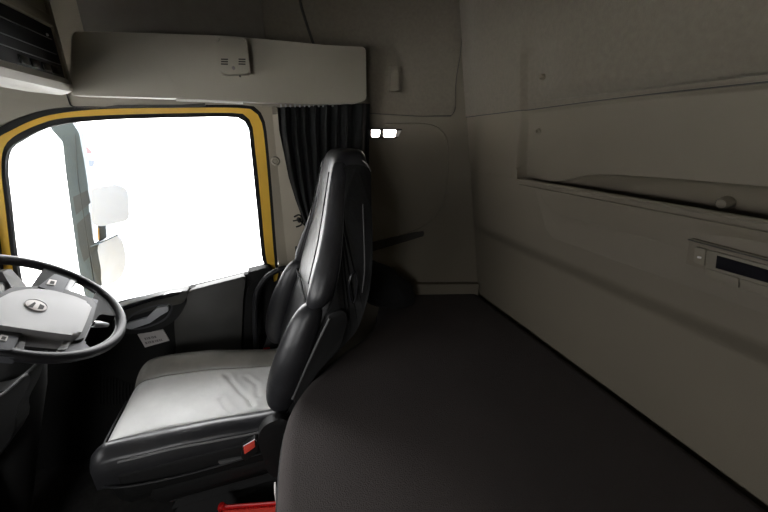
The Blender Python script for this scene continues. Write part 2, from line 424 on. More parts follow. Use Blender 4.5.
# sticker on the door
st = yq([(137.5,334.5),(163,329.5),(169.5,340.5),(145,347.5)], 1.4735)
stk = thing('sticker', 'small white sticker with two faint lines of text below the door opener', 'sticker', st[3])
bm = bm_new(); prism(bm, st, (0, .004, 0)); link('paper', bm, 'label', stk)
bm = bm_new()
o0, ux, uy = st[0], st[1]-st[0], st[3]-st[0]
for row, widths in ((.32, [.07,.05,.09,.04,.06,.08]), (.62, [.09,.05,.07,.10,.05,.08,.06,.05])):
    x = .16 if row < .5 else .10
    for wd in widths:
        a = o0 + ux*x + uy*row; b = o0 + ux*(x+wd*.8) + uy*row; c_ = b + uy*.16; d_ = a + uy*.16
        prism(bm, [q + V((0,-.0008,0)) for q in (a,b,c_,d_)], (0, .0006, 0)); x += wd*1.25
link('print', bm, 'ink', stk)
# header trim above the door and A-pillar cover seam
bm = bm_new()
hp = yq([(66,92),(69,104),(73,107.5),(96,108),(120,105),(240,104.2),(262,106),(280,108),(280,92)], 1.474)
prism(bm, rnd(hp, .006), (0, .03, 0), .003); struct(link('trim_6', bm, 'trimlight'))
bm = bm_new(); tube(bm, crv(yq([(66,90),(68.5,100),(73,106.5),(90,107),(118,107.5)], 1.472), 4, False), .0022, 6)
struct(link('trim_7', bm, 'seam'))
bm = bm_new(); prism(bm, yq([(-60,85),(66,90),(70,106),(58,107),(30,112),(0,124),(-18,140),(-60,170)], 1.478), (0, .02, 0), .002); struct(link('trim_8', bm, 'trimlight'))
bm = bm_new(); prism(bm, yq([(96,107.8),(118,104.8),(182,104.5),(205,103),(205,106),(180,107.5)], 1.468), (0,.01,0)); struct(link('trim_9', bm, 'panel'))
# pillar plug
p = aY(275.5, 161, 1.478); bm = bm_new(); lathe(bm, [(.0001,.010),(.007,.009),(.009,.007),(.012,.010),(.016,.007),(.018,0),(.018,-.01)], p, (0,-1,0), 24)
tag(link('round_plug', bm, 'trimlight'), 'round beige plug on the pillar between yellow door frame and curtain', 'plug')

# ================================================================== OVERHEAD CABINET, ALARM, CONSOLE
cab = thing('overhead_cabinet', 'long pale grey overhead cabinet above the door window', 'cabinet', (0, 1.36, CZ+.11))
cp = rnd(yq([(72,31),(150,33),(230,36),(285,41),(325,45),(366,47),(366.5,100),(355,103.5),(310,104),(275,103),(180,98.5),(68,95)], 1.30), .012)
bm = bm_new(); prism(bm, cp, (0, .05, 0), .006); link('front_panel', bm, 'trimlight', cab)
cp2 = rnd(yq([(74,36),(150,38),(230,41),(285,45),(325,49),(362,52),(362,97),(310,99),(275,98.5),(180,95),(70,91)], 1.30), .01)
bm = bm_new(); prism(bm, [p + V((0,.045,0)) for p in cp2], (0, .128, 0)); 
for v in bm.verts: v.co.y = min(v.co.y, 1.468 if v.co.x < WA.x else WA.y + (v.co.x-WA.x)*(WB.y-WA.y)/(WB.x-WA.x) - .012)
link('body', bm, 'trim', cab)
bm = bm_new(); tube(bm, yq([(176,100.0),(210,101.2),(243,103.0)], 1.322), .0042, 8, ry=.8); o = link('lower_lip', bm, 'lip', cab)  # pale line painted as the highlight on the lower edge
# alarm
al = thing('alarm_sensor', 'white rounded alarm box with two small grilles on the overhead cabinet', 'alarm', aY(233, 75, 1.30))
bm = bm_new(); prism(bm, rnd(yq([(217,38),(246,38),(250.5,73.5),(222,74.5),(217.5,68)], 1.262), .010, 5), (0, .038, 0), .006); link('casing', bm, 'trimlight', al)
for ux0 in (221, 238.5):
    bm = bm_new()
    for q in range(3):
        prism(bm, yq([(ux0, 58.5+q*2.4),(ux0+7, 58.7+q*2.4),(ux0+7, 60+q*2.4),(ux0, 59.8+q*2.4)], 1.2612), (0, .001, 0))
    link('grille', bm, 'seam', al)
p = aY(233.5, 68, 1.2615); bm = bm_new(); lathe(bm, [(.0001,.003),(.003,.003),(.005,.001),(.005,0)], p, (0,-1,0), 14); link('sensor_eye', bm, 'ink', al)
p = aY(240, 75.5, 1.275); bm = bm_new(); lathe(bm, [(.0001,.005),(.003,.004),(.003,0)], p, (0,0,-1), 10); link('indicator', bm, 'seam', al)

# front console over the windscreen with the radio slot
XC = -.50
con = thing('overhead_console', 'overhead front console with pale lower lip at upper left', 'console', (XC, .3, CZ+.13))
def aC(u, v, x=XC): return aX(u, v, x)
yend = 1.292
zb = aX(60, 84, XC).z; zt = CZ+.70
rt = aX(50, 25, XC); rb = aX(59, 79, XC)
def cbox(bm, x0, x1, y0, y1, z0, z1, bv=.004, seg=2): box(bm, ((x0+x1)/2, (y0+y1)/2, (z0+z1)/2), (abs(x1-x0), abs(y1-y0), abs(z1-z0)), bv, seg)
yrad = (rt.y+rb.y)/2 + .035
bm = bm_new()
cbox(bm, XC-.25, XC-.02, YP+.01, yend-.02, zb, zt, .01)          # core
cbox(bm, XC-.1, XC, yrad+.004, yend, zb+.0, zt, .012, 3)           # end post
cbox(bm, XC-.1, XC, YP+.01, yrad+.01, rt.z+.0, rt.z+.028, .006)
cbox(bm, XC-.1, XC-.008, YP+.01, yrad+.01, rt.z+.03, zt, .006)
link('body', bm, 'trim', con)
bm = bm_new()
prof = [(-.09, -.022), (-.02, -.028), (.0, -.018), (.004, 0), (-.004, .016), (-.03, .02), (-.09, .02)]
ysl = [YP+.02, 0, .6, 1.1, yend-.03, yend-.006, yend]
loft(bm, [[V((XC+a*(1 if k < 5 else .75-.35*(k-5)), y, zb+.004+b*(1 if k < 5 else .8-.3*(k-5)))) for a, b in prof] for k, y in enumerate(ysl)])
o = link('lower_lip', bm, 'trimlight', con)
rad = thing('radio_unit', 'black radio stack with slots in the overhead console', 'radio', (XC-.05, yrad-.1, rb.z))
bm = bm_new(); cbox(bm, XC-.0195, XC-.006, yrad-.36, yrad, rb.z+.004, rt.z-.002, .003); link('face', bm, 'rubber', rad)
H = rt.z - rb.z
for k, fz in enumerate((.30, .48, .74)):
    bm = bm_new(); cbox(bm, XC-.012, XC-.003, yrad-.35, yrad-.012-.004*k, rb.z+H*fz, rb.z+H*fz+.0018, .0006); link('trim_line', bm, 'dial', rad)
for k in range(4):
    bm = bm_new(); cbox(bm, XC-.012, XC-.002, yrad-.06-k*.045, yrad-.028-k*.045, rb.z+H*.1, rb.z+H*.24, .002); link('button', bm, 'blackgloss', rad)
bm = bm_new(); lathe(bm, [(.0001,.006),(.003,.005),(.004,0)], (XC-.008, yrad-.035, rb.z+H*.80), (1,0,0), 12); link('knob', bm, 'silver', rad)

# roof lining seam and side lining above the cabinet
bm = bm_new(); prism(bm, [V((XC, 1.47, CZ+.2)), V((WA.x, 1.47, CZ+.2)), V((WA.x, 1.47, ZT)), V((XC, 1.47, ZT))], (0, .012, 0), .002); struct(link('trim_10', bm, 'ceil'))
bm = bm_new(); sp = [aW(u, v, .009) for u, v in [(298,-30),(300,0),(306,22),(314,46),(316,60)]]
tube(bm, crv(sp, 4, False), .005, 8, ry=.6); struct(link('trim_11', bm, 'seam'))
# coat hook
hk = thing('coat_hook', 'narrow beige coat hook on the upper lining right of the cabinet', 'hook', aW(394, 92, .006))
bm = bm_new(); prism(bm, rnd([aW(u, v, .012) for u, v in [(389,66),(401,66),(401,92),(388,92)]], .006), -WN*.006, .003); link('backplate', bm, 'carpet', hk)
bm = bm_new(); prism(bm, rnd([aW(u, v, .030) for u, v in [(392,70),(398.5,69.5),(398.5,91),(390.5,92)]], .005), -WN*.017, .004); link('flap', bm, 'rear', hk)

# ================================================================== READING LAMP
lamp = thing('reading_lamp', 'twin reading lamp glowing on the wall right of the headrest', 'lamp', aW(387, 138))
bm = bm_new(); prism(bm, rnd([aW(u, v, .010) for u, v in [(367,127.5),(402.5,129),(397,138.5),(366,138.5)]], .006), -WN*.014, .003); link('housing', bm, 'black', lamp)
for (a, b) in ((371.5, 380.5), (383.5, 396.5)):
    bm = bm_new(); prism(bm, rnd([aW(u, v, .013) for u, v in [(a,129.5),(b,130),(b-1.5,137),(a,137)]], .005), -WN*.004, .002)
    link('bulb', bm, 'bulb', lamp)
bm = bm_new(); prism(bm, [aW(u, v, .013) for u, v in [(397.6,130.5),(401.5,130.5),(398.4,136.5),(395.8,136.8)]], -WN*.004); link('reflector', bm, 'reflector', lamp)

# ================================================================== CURTAIN
cur = thing('curtain', 'gathered black curtain hanging behind the headrest beside the door pillar', 'curtain', aY(300, 230, 1.36))
def curtain_pt(i, j):
    # j: 0 top .. 1 tie ; i: across
    L = [(277.5,107),(279.5,130),(284,152),(289,178),(296,201),(306,228),(316,250)]
    R = [(343,105),(343,130),(343,152),(341,178),(336,205),(330,232),(326,250)]
    def ev(P):
        t = j*(len(P)-1); k = min(int(t), len(P)-2); f = t-k
        return (P[k][0]*(1-f)+P[k+1][0]*f, P[k][1]*(1-f)+P[k+1][1]*f)
    l, r = ev(L), ev(R); u = l[0]*(1-i)+r[0]*i; v = l[1]*(1-i)+r[1]*i
    amp = .016*(1-.45*j)
    y = 1.375 - .035*i + amp*math.sin(i*2*math.pi*6.5 + 1.2*math.sin(j*3)) + .006*math.sin(i*31+j*5)
    p = aY(u, v, 1.36); p.y = y
    return p
bm = bm_new(); sheet(bm, curtain_pt, 110, 30)
ex = bmesh.ops.extrude_face_region(bm, geom=bm.faces[:])
bmesh.ops.translate(bm, vec=(0,.003,0), verts=[v for v in ex['geom'] if isinstance(v, bmesh.types.BMVert)])
link('cloth', bm, 'curtain', cur, 60)
def cur2(i, j):
    u0, u1 = 338-j*3, 369 - j*2
    u = u0*(1-i)+u1*i; v = 104 + 105*j
    p = aY(u, v, 1.345); p.y = 1.335 - .012*i + .012*math.sin(i*14+1) ; return p
bm = bm_new(); sheet(bm, cur2, 40, 16)
ex = bmesh.ops.extrude_face_region(bm, geom=bm.faces[:])
bmesh.ops.translate(bm, vec=(0,.003,0), verts=[v for v in ex['geom'] if isinstance(v, bmesh.types.BMVert)])
link('folded_cloth', bm, 'curtain', cur, 60)
bm = bm_new()
for k in range(13):
    q = aY(281+k*4.7, 105.2, 1.352); box(bm, q, (.006, .01, .012), .001)
o = link('gliders', bm, 'silver', cur); o['label'] = 'row of pale curtain gliders'
rl = yq([(262,105.5),(300,105),(344,103)], 1.362)
bm = bm_new(); tube(bm, rl, .005, 8); tag(link('curtain_rail', bm, 'trimlight'), 'slim pale curtain rail under the overhead cabinet', 'rail')
# tie with its small clip on the pillar
tie = thing('curtain_clip', 'small dark clip holding the curtain edge against the pillar', 'clip', aY(299, 222, 1.42))
bm = bm_new(); tube(bm, crv(yq([(294,217),(299,215),(303,219),(301,225),(296,227)], 1.43), 5, False), .0035, 8); tube(bm, yq([(293,221),(299,220),(309,229)], 1.42), .003, 8); link('hook', bm, 'black', tie)
p = aY(299, 220, 1.44); bm = bm_new(); lathe(bm, [(.0001,.02),(.008,.018),(.008,-.03)], p, (0,-1,0), 14); link('stud', bm, 'black', tie)

# ================================================================== MATTRESS AND BUNK
ZM = -.68
fe = [(-.062,-.78),(-.060,.0),(-.058,.3),(-.056,.5),(-.031,.705),(.021,.82),(.10,.905),(.18,.975),(.27,1.04),(.335,1.12),(.375,1.22)]
fe3 = crv([V((a, b, 0)) for a, b in fe], 6, False)
fw0, fw1 = WA.lerp(WB, .48)+WN*.012, WB + WN*.012
outl = fe3 + [V((fw0.x, fw0.y, 0)), V((fw1.x-.004, fw1.y+.001, 0)), V((.862, -.78, 0))]
def mring(inset, z):
    c = V((.45, .2, 0)); out = []
    n = len(outl)
    for i, p in enumerate(outl):
        a = outl[i-1]; b = outl[(i+1) % n]; d = (b-a).normalized(); nn = V((-d.y, d.x, 0))
        if nn.dot(c-p) < 0: nn = -nn
        out.append(V((p.x+nn.x*inset, p.y+nn.y*inset, CZ+z)))
    return out
mt = thing('bunk_mattress', 'wide charcoal bunk mattress in fine dotted weave', 'mattress', (.4, .3, CZ-.82))
bm = bm_new()
loft(bm, [mring(.012, ZM-.14), mring(.0, ZM-.125), mring(0, ZM-.035), mring(.003, ZM-.02), mring(.010, ZM-.009), mring(.022, ZM-.002), mring(.034, ZM), mring(.040, ZM)])
link('cover', bm, 'mattress', mt, 60)
bm = bm_new(); tube(bm, [p + V((-.002, 0, 0)) for p in mring(0, ZM-.045)[:len(fe3)]], .003, 6); link('piping', bm, 'black', mt)
bm = bm_new(); box(bm, V((-.062,.62,CZ-.80)), (.004,.03,.05), .001); o = link('care_tag', bm, 'label', mt); o['label'] = 'small pale tag on the front edge'
bm = bm_new(); loft(bm, [mring(.03, -CZ), mring(.03, ZM-.142)])
tag(link('bunk_box', bm, 'doordark'), 'black storage box under the charcoal mattress', 'storage box')
# ledge at the far end of the bunk
bm = bm_new(); slant(bm, CZ+ZM-.02, CZ-.632, .0295, .03, .47, .99)
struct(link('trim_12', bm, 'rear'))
# dark bundle
bun = aW(392, 285, .10)
bm = bm_new(); bmesh.ops.create_icosphere(bm, subdivisions=4, radius=1)
for v in bm.verts:
    q = v.co.copy(); f = 1 + .18*noise.noise(q*1.7) + .06*noise.noise(q*5)
    zz_ = q.z*f
    v.co = V((q.x*.125*f, q.y*.07*f, max(zz_, -.75)*.125))
    v.co.z = (v.co.z+.094)*(1 - .30*max(0, min(1, (v.co.x+.02)/.12))) - .094
    v.co.x -= v.co.z*.5
bmesh.ops.rotate(bm, cent=(0,0,0), matrix=Matrix.Rotation(math.atan2(WB.y-WA.y, WB.x-WA.x), 3, 'Z'), verts=bm.verts)
bmesh.ops.translate(bm, vec=V((.405, 1.245, CZ+ZM+.0935)), verts=bm.verts)
tag(link('black_bundle', bm, 'cloth', None, 80), 'crumpled black cloth bundle at the dark far end of the mattress', 'clothing')
# dark pull strap in the slanted wall
bm = bm_new(); prism(bm, rnd([aW(u, v, .008) for u, v in [(370,243),(412,233),(424,231.5),(424,236),(408,241),(370,252)]], .006), -WN*.010, .003)
tag(link('wall_strap', bm, 'strap'), 'slim dark strap lying diagonally across the end wall above the mattress', 'strap')

# ================================================================== CONTROL PANEL ON THE REAR WALL
OC = .034
def aK(u, v, o=0.0): return aR(u, v, OC + o)
cpn = thing('bunk_control_panel', 'beige control panel with buttons and black display on rear wall', 'control panel', aK(740, 285))
bm = bm_new(); prism(bm, rnd([aK(u, v, .004) for u, v in [(689,238),(768,259),(860,284),(880,335),(768,300),(700,275),(684,272)]], .006), RN*.006, .002); link('plate', bm, 'rear', cpn)
bm = bm_new(); prism(bm, rnd([aK(u, v, .008) for u, v in [(706,250),(717,252.5),(768,266),(840,285),(856,318),(768,291.5),(717,275),(705,270)]], .004), RN*.005, .002); link('bezel', bm, 'panelbeige', cpn)
bm = bm_new(); prism(bm, [aK(u, v, .0088) for u, v in [(717,255.5),(768,270),(835,289),(840,303),(768,283),(715.5,268)]], RN*.003); link('display', bm, 'screen', cpn)
for q in ([(695,247),(705.5,249.5),(704,266),(693.5,262)], [(706,268.5),(738.5,278.5),(738,288),(704,276.5)], [(740.5,279),(768,287.5),(800,297),(802,309),(768,298),(740,288.5)]):
    bm = bm_new(); prism(bm, rnd([aK(u, v, .0105) for u, v in q], .002), RN*.005, .0015); link('button', bm, 'panelbeige', cpn)
bm = bm_new(); prism(bm, rnd([aK(u, v, .0112) for u, v in [(697.5,256),(701.5,257),(701,258.8),(697,258)]], .001), RN*.001); link('light_symbol', bm, 'label', cpn)
bm = bm_new(); tube(bm, [aK(u, v, .002) for u, v in [(683,273),(700,280),(768,304)]], .0012, 6); tube(bm, [aK(u, v, .004) for u, v in [(688,239.5),(768,260.5),(860,285)]], .0014, 6)
link('seam', bm, 'seam', cpn)

# ================================================================== DRIVER'S SEAT
SY = 1.10
seat = thing('driver_seat', 'black leather driver seat with worn white centre cushion', 'seat', (-.2, SY, 0))
def sgn(a): return -1 if a < 0 else 1
def bring(z, xf, xb, hw, b=0, n=40, e=.55, dy=0):
    out = []
    for k in range(n):
        a = 2*math.pi*k/n; c_, s_ = math.cos(a), math.sin(a)
        y = hw*sgn(c_)*abs(c_)**e; x = (xf+xb)/2 + (xb-xf)/2*sgn(s_)*abs(s_)**e
        if s_ < 0: x -= b*abs(y/hw)**3*abs(s_)**.5 - b*.25
        out.append(V((x, SY+dy+y, CZ+z)))
    return out
BK = [(-.040,.215,.262,.045,0),(-.043,.20,.275,.085,0),(-.056,.186,.284,.105,0),(-.085,.174,.288,.118,0),(-.14,.160,.286,.130,0),(-.20,.150,.268,.142,0),(-.28,.130,.258,.165,.0),(-.35,.108,.25,.192,.008),(-.42,.086,.24,.208,.015),
      (-.50,.062,.24,.215,.02),(-.58,.035,.17,.215,.03),(-.66,.008,.11,.212,.03),(-.75,-.020,.05,.205,.03),(-.84,-.03,.04,.2,.02),(-.87,-.01,.03,.17,0)]
def dense(T, k=4):
    out = []
    for i in range(len(T)-1):
        p0, p1, p2, p3 = T[max(i-1,0)], T[i], T[i+1], T[min(i+2,len(T)-1)]
        for j in range(k):
            t = j/k
            out.append(tuple(.5*((2*b)+(c-a)*t+(2*a-5*b+4*c-d)*t*t+(3*b-a-3*c+d)*t**3) for a, b, c, d in zip(p0,p1,p2,p3)))
    out.append(T[-1]); return out
bm = bm_new(); loft(bm, [bring(*r) for r in dense(BK, 4)]); link('backrest', bm, 'leather', seat, 60)
def bolster(side, T, name, m, n=24):
    bm = bm_new(); rings = []
    for z, cx, cy, r1, r2 in dense(T, 4):
        rings.append([V((cx + r1*math.cos(2*math.pi*k/n), SY + side*cy + r2*math.sin(2*math.pi*k/n), CZ+z)) for k in range(n)])
    loft(bm, rings); return link(name, bm, m, seat, 60)
UP = [(-.068,.205,.095,.006,.005),(-.075,.202,.098,.020,.016),(-.10,.198,.104,.028,.022),(-.16,.188,.116,.033,.026),(-.24,.172,.138,.036,.030),(-.32,.150,.168,.040,.034),(-.38,.128,.188,.042,.036),(-.43,.108,.198,.040,.036),(-.462,.092,.200,.028,.026),(-.472,.086,.200,.008,.008)]
LO = [(-.452,.085,.195,.008,.006),(-.465,.078,.197,.03,.026),(-.50,.062,.200,.044,.036),(-.56,.036,.205,.052,.042),(-.62,.010,.208,.055,.044),(-.68,-.012,.208,.054,.044),(-.73,-.026,.205,.050,.042),(-.77,-.034,.2,.042,.036),(-.80,-.036,.195,.026,.024),(-.812,-.036,.192,.006,.006)]
for s in (-1, 1):
    o = bolster(s, UP, 'upper_bolster', 'leather'); bolster(s, LO, 'lower_bolster', 'leather')
# side shells: black plastic from the shoulder down
for s in (-1, 1):
    y = SY + s*.235
    sh = [(.205,-.085),(.278,-.09),(.279,-.16),(.266,-.28),(.252,-.38),(.240,-.45),(.208,-.545),(.160,-.60),(.075,-.68),(.03,-.75),(.02,-.84),(-.02,-.85),(-.02,-.80),(.05,-.62),(.12,-.48),(.155,-.38),(.185,-.25),(.20,-.15)]
    # shell follows the seat's taper
    def tp(z): return .118 + sst(-.08, -.40, z)*.105
    P = crv([V((a, 0, b)) for a, b in sh], 4)
    bm = bm_new()
    A = [bm.verts.new((p.x, SY+s*(tp(p.z)+.004), CZ+p.z)) for p in P]; B = [bm.verts.new((p.x, SY+s*(tp(p.z)-.03), CZ+p.z)) for p in P]
    cA = bm.verts.new((.23, SY+s*(tp(-.15)+.010), CZ-.15)); n = len(P)
    # skin as strip between front and back borders
    bmesh.ops.delete(bm, geom=[cA], context='VERTS')
    f = bm.faces.new(A); bm.faces.new(B[::-1])
    for i in range(n): bm.faces.new((A[i], B[i], B[(i+1) % n], A[(i+1) % n]))
    bmesh.ops.triangulate(bm, faces=[f])
    link('side_shell', bm, 'leatherside', seat, 40)
    bm = bm_new(); q = [V((x, SY+s*.238, CZ+z)) for x, z in [(.118,-.478),(.165,-.47),(.178,-.50),(.150,-.59),(.066,-.68),(.03,-.76),(.015,-.80),(-.002,-.745),(.05,-.63),(.105,-.52)]]
    prism(bm, rnd(q, .015), (0, -s*.03, 0), .005); pn = link('recliner_cover', bm, 'black', seat)
    bm = bm_new(); tube(bm, [V((x, SY+s*.241, CZ+z)) for x, z in [(.122,-.49),(.09,-.55),(.045,-.64),(-.002,-.74)]], .0035, 8); link('edge_strip', bm, 'piping', seat)
    bm = bm_new(); tube(bm, crv([V((x, SY+s*(tp(z)+.006), CZ+z)) for x, z in [(.252,-.10),(.252,-.16),(.242,-.26),(.232,-.36),(.222,-.43)]], 5, False), .0016, 6); link('side_seam', bm, 'piping', seat)
    bm = bm_new(); tube(bm, crv([V((x, SY+s*(tp(z)+.007), CZ+z)) for x, z in [(.190,-.375),(.204,-.365),(.208,-.40),(.200,-.45),(.190,-.455),(.184,-.41)]], 5), .0032, 8, closed=True); link('belt_guide', bm, 'blackgloss', seat)
bm = bm_new(); tube(bm, crv([V((x, SY+yy_, CZ+z)) for x, yy_, z in [(.262,-.105,-.068),(.275,-.115,-.08),(.284,-.12,-.10)]], 4, False), .002, 8); link('top_highlight', bm, 'silver', seat)  # silver line painted as the curved highlight on the headrest corner
# seams on the front of the backrest
bm = bm_new()
for s in (-1, 1): tube(bm, [V((x-.004, SY+s*yy_, CZ+z)) for z, x, yy_ in [(-.1,.172,.085),(-.2,.148,.10),(-.3,.122,.12),(-.42,.083,.14)]], .0018, 6)
tube(bm, [V((.066, SY+a*.19, CZ-.47-.02*abs(a))) for a in (-1,-.5,0,.5,1)], .004, 6)
link('front_seams', bm, 'rubber', seat)

# cushion
X0, X1 = -.555, -.01
folds = [[aZ(u, v, -.838) for u, v in q] for q in ([(226,372),(233,380),(240,389),(248,396),(252,404)], [(221,399),(226,406),(233,412)], [(246,372),(256,380),(258,392)])]
def ftop(x, y):     # cushion height without bolsters
    z = -.838 + .010*math.exp(-((x+.40)/.14)**2) - .012*sst(-.25, -.03, x) + .005*noise.noise(V((x*9, y*9, 0)))
    for k, q in enumerate(folds):
        d = 9
        for a, b in zip(q, q[1:]):
            e = V((b.x-a.x, b.y-a.y)); w_ = V((x-a.x, y-a.y)); t = max(0, min(1, w_.dot(e)/e.length_squared)); d = min(d, (w_-e*t).length)
        z -= (.0045, .0035, .001)[k]*math.exp(-(d/.006)**2) - .002*math.exp(-((d-.016)/.010)**2)
    t = max(0, (-.49 - x)/.065); z -= .055*t**2.4
    return z
def cpanel(y0, y1, name, m, zf, nx=90, ny=16):
    bm = bm_new(); 
    def fn(i, j):
        x = X0 + (X1-X0)*i; y = y0 + (y1-y0)*j
        sh_ = .03*((y-SY)/.24)**2 + (.08*((y-1.21)/.128)**2 if y > 1.21 else 0)
        xx = x + sh_ if i < .1 else x + sh_*(1-(i-.1)/.9)
        return V((xx, ysq(xx, y), CZ + zf(xx, y)))
    G = [[bm.verts.new(fn(i/nx, j/ny)) for j in range(ny+1)] for i in range(nx+1)]
    Bt = [[None]*(ny+1) for _ in range(nx+1)]
    for i in range(nx):
        for j in range(ny): bm.faces.new((G[i][j], G[i+1][j], G[i+1][j+1], G[i][j+1]))
    be = [e for e in bm.edges if e.is_boundary]
    r = bmesh.ops.extrude_edge_only(bm, edges=be)
    nv = [v for v in r['geom'] if isinstance(v, bmesh.types.BMVert)]
    for v in nv: v.co.z = CZ-.90
    bmesh.ops.contextual_create(bm, geom=[e for e in r['geom'] if isinstance(e, bmesh.types.BMEdge) and all(v in nv for v in e.verts)])
    return link(name, bm, m, seat, 50)
yN, yFr = .955, 1.235
def ysq(x, y): return y - (y-yN)/(yFr-yN)*.035*sst(-.45, -.02, x) if y > yN else y
def zc(x, y):
    e = min(abs(y-yN), abs(y-yFr)); return ftop(x, y) - .006*math.exp(-(e/.006)**2)
o = cpanel(yN, yFr, 'cushion_centre', 'white', zc, ny=60); o['label'] = 'worn white leather centre of the cushion'
def zb_(side):
    y0, y1 = (.862, yN) if side < 0 else (yFr, 1.338)
    def f(x, y):
        t = (y-y0)/(y1-y0)
        b = ftop(x, y)
        hump = (.030 if side < 0 else .030 - .016*sst(-.3, -.05, x))*math.sin(math.pi*min(1, max(0, t)))**.8
        edge = (1-t) if side < 0 else t      # 1 at the outer edge
        return b + hump + .018*edge - .003
    return f
o = cpanel(.862, yN, 'cushion_bolster', 'leather', zb_(-1), ny=14)
o = cpanel(yFr, 1.338, 'cushion_bolster', 'greyleather', zb_(1), ny=14); o['label'] = 'grey-brown worn far cushion bolster'
# cushion side wall and front roll
def plan(inset, z, xf=-.535, xr=.0):
    q = [V((xr-inset, .858+inset)), V((xf+.07, .858+inset)), V((xf+.02+inset, .895)), V((xf+inset, .98)), V((xf-.006+inset, SY)), V((xf+.008+inset, 1.20)), V((xf+.075+inset, 1.31)), V((xf+.15, 1.342-inset)), V((xr-inset, 1.342-inset))]
    return [V((p.x, p.y, CZ+z)) for p in q]
def subd(P): return [p for p in crv(P[1:8], 5, False)]
def pl(inset, z, xf=-.535): P = plan(inset, z, xf); return [P[0]] + subd(P) + [P[8]]
bm = bm_new(); loft(bm, [pl(.03, -1.0), pl(.006, -.97), pl(.0, -.93), pl(.0, -.872), pl(.006, -.862), pl(.03, -.86)]); link('cushion_base', bm, 'leatherside', seat, 60)
pts = [V((p.x, p.y-(0.002), CZ + ftop(max(p.x, -.5), p.y) + .014 - .012*sst(-.46,-.53,p.x))) for p in [V((-.0-.54*i/20, .859, 0)) for i in range(18)]]
bm = bm_new(); tube(bm, crv(pts, 3, False), .0032, 8); link('cushion_piping', bm, 'piping', seat)
bm = bm_new(); tube(bm, crv([V((-.05,.853,CZ-.905)), V((-.3,.853,CZ-.915)), V((-.48,.853,CZ-.895)), V((-.54,.90,CZ-.885)), V((-.56,1.0,CZ-.885)), V((-.56,1.2,CZ-.885))], 5, False), .003, 8); link('lower_piping', bm, 'leather', seat)
# plastic skirt, suspension bellows, slide base
bm = bm_new(); loft(bm, [pl(.05, -1.04, -.44), pl(.015, -1.02, -.46), pl(-.004, -.975, -.47), pl(.0, -.945, -.47)]); link('skirt', bm, 'black', seat, 50)
bm = bm_new(); rings = []
for k in range(17):
    z = -1.28 + .24*k/16; w = .012*(k % 2)
    rings.append([V((x, y, CZ+z)) for x, y in [(-.38-w,.91-w),(-.06+w,.91-w),(-.06+w,1.29+w),(-.38-w,1.29+w)]])
loft(bm, rings); link('bellows', bm, 'rubber', seat)
bm = bm_new(); box(bm, (-.22, SY, .035), (.44, .42, .07), .01); link('seat_base', bm, 'black', seat)
# hinge cover / lever at the near rear corner
bm = bm_new(); q = yq([(262,455),(258,440),(263,428),(273,421.5),(284,420),(292,428),(292,470),(272,478)], .835)
prism(bm, crv(q, 5), (0, .03, 0), .007); link('hinge_cover', bm, 'black', seat)
# buckle
bk = thing('belt_buckle', 'black belt buckle with bright red release button beside the near side of the seat', 'buckle', aY(250, 456, .84))
bm = bm_new(); prism(bm, rnd(yq([(241,458),(243,446),(255,438),(259,440),(257,452),(246,461)], .838), .004), (0, .016, 0), .003); link('casing', bm, 'black', bk)
bm = bm_new(); prism(bm, rnd(yq([(243.5,447.5),(254.5,441),(255,447),(244.5,454.5)], .8345), .002), (0, .006, 0), .001); o = link('release_button', bm, 'redbright', bk)
bm = bm_new(); tube(bm, yq([(243.2,446.2),(254.8,439.3),(256.5,441)], .834), .0012, 6); link('rim_clip', bm, 'silver', bk)
bm = bm_new(); prism(bm, rnd(yq([(218,462),(249,456),(250,458),(220,465)], .852), .002), (0, .01, 0), .001); link('strap', bm, 'dial', bk)
# far side buckle with stalk
b2 = thing('belt_buckle', 'dull red belt buckle between the far side of the seat and the door', 'buckle', aY(266, 356, 1.365))
bm = bm_new(); box(bm, aY(267, 350, 1.353), (.028, .014, .03), .004); link('release_button', bm, 'red', b2)
bm = bm_new(); prism(bm, rnd(yq([(263,350),(270,330),(276,332),(276,372),(264,372)], 1.350), .003), (0, .01, 0), .002); q_ = aY(270, 365, 1.355); tube(bm, [q_, V((-.02, 1.355, CZ-1.0)), V((-.02, 1.355, 0))], .006, 8); link('stalk', bm, 'black', b2)
# belt on the pillar
sb = thing('seat_belt', 'dark seat belt running down the pillar behind the seat headrest', 'seat belt', aY(297, 262, 1.45))
bm = bm_new(); prism(bm, yq([(296,256),(303,250),(303,340),(290,345),(288,300)], 1.43), (0, .003, 0)); link('webbing', bm, 'curtain', sb)
bm = bm_new(); box(bm, aY(299, 251, 1.428), (.03, .012, .045), .004); link('latch', bm, 'black', sb)
bm = bm_new(); box(bm, aY(298, 253.5, 1.419), (.006, .006, .02), .001); link('latch_plate', bm, 'silver', sb)

# red crate on the floor
cr = thing('red_crate', 'red ribbed plastic crate on the floor between seat and bunk', 'crate', (-.14, .70, 0))
p2 = aY(276, 503, .80); p1 = aZ(222, 507, p2.z-CZ); e1 = (p2-p1); Lc = e1.length + .012; e1.normalize(); e2 = V((e1.y, -e1.x, 0)); Wc = .20
def cp_(a, b, z=None): q = p1 + e1*a + e2*b; q.z = p2.z if z is None else z; return q
bm = bm_new(); tube(bm, [cp_(0,0), cp_(Lc,0), cp_(Lc,Wc), cp_(0,Wc)], .007, 10, closed=True); link('top_rim', bm, 'red', cr)
bm = bm_new(); lathe(bm, [(.0001,-.013),(.008,-.011),(.013,0),(.008,.011),(.0001,.013)], cp_(0,0), (0,0,1), 16); link('corner_knob', bm, 'red', cr)
RZ = Matrix.Rotation(math.atan2(e1.y, e1.x), 3, 'Z')
bm = bm_new()
for b in (0, Wc):
    for k in range(22): box(bm, cp_(Lc*(k+.5)/22, b, p2.z/2), (.0038, .010, p2.z-.008), 0, rot=RZ)
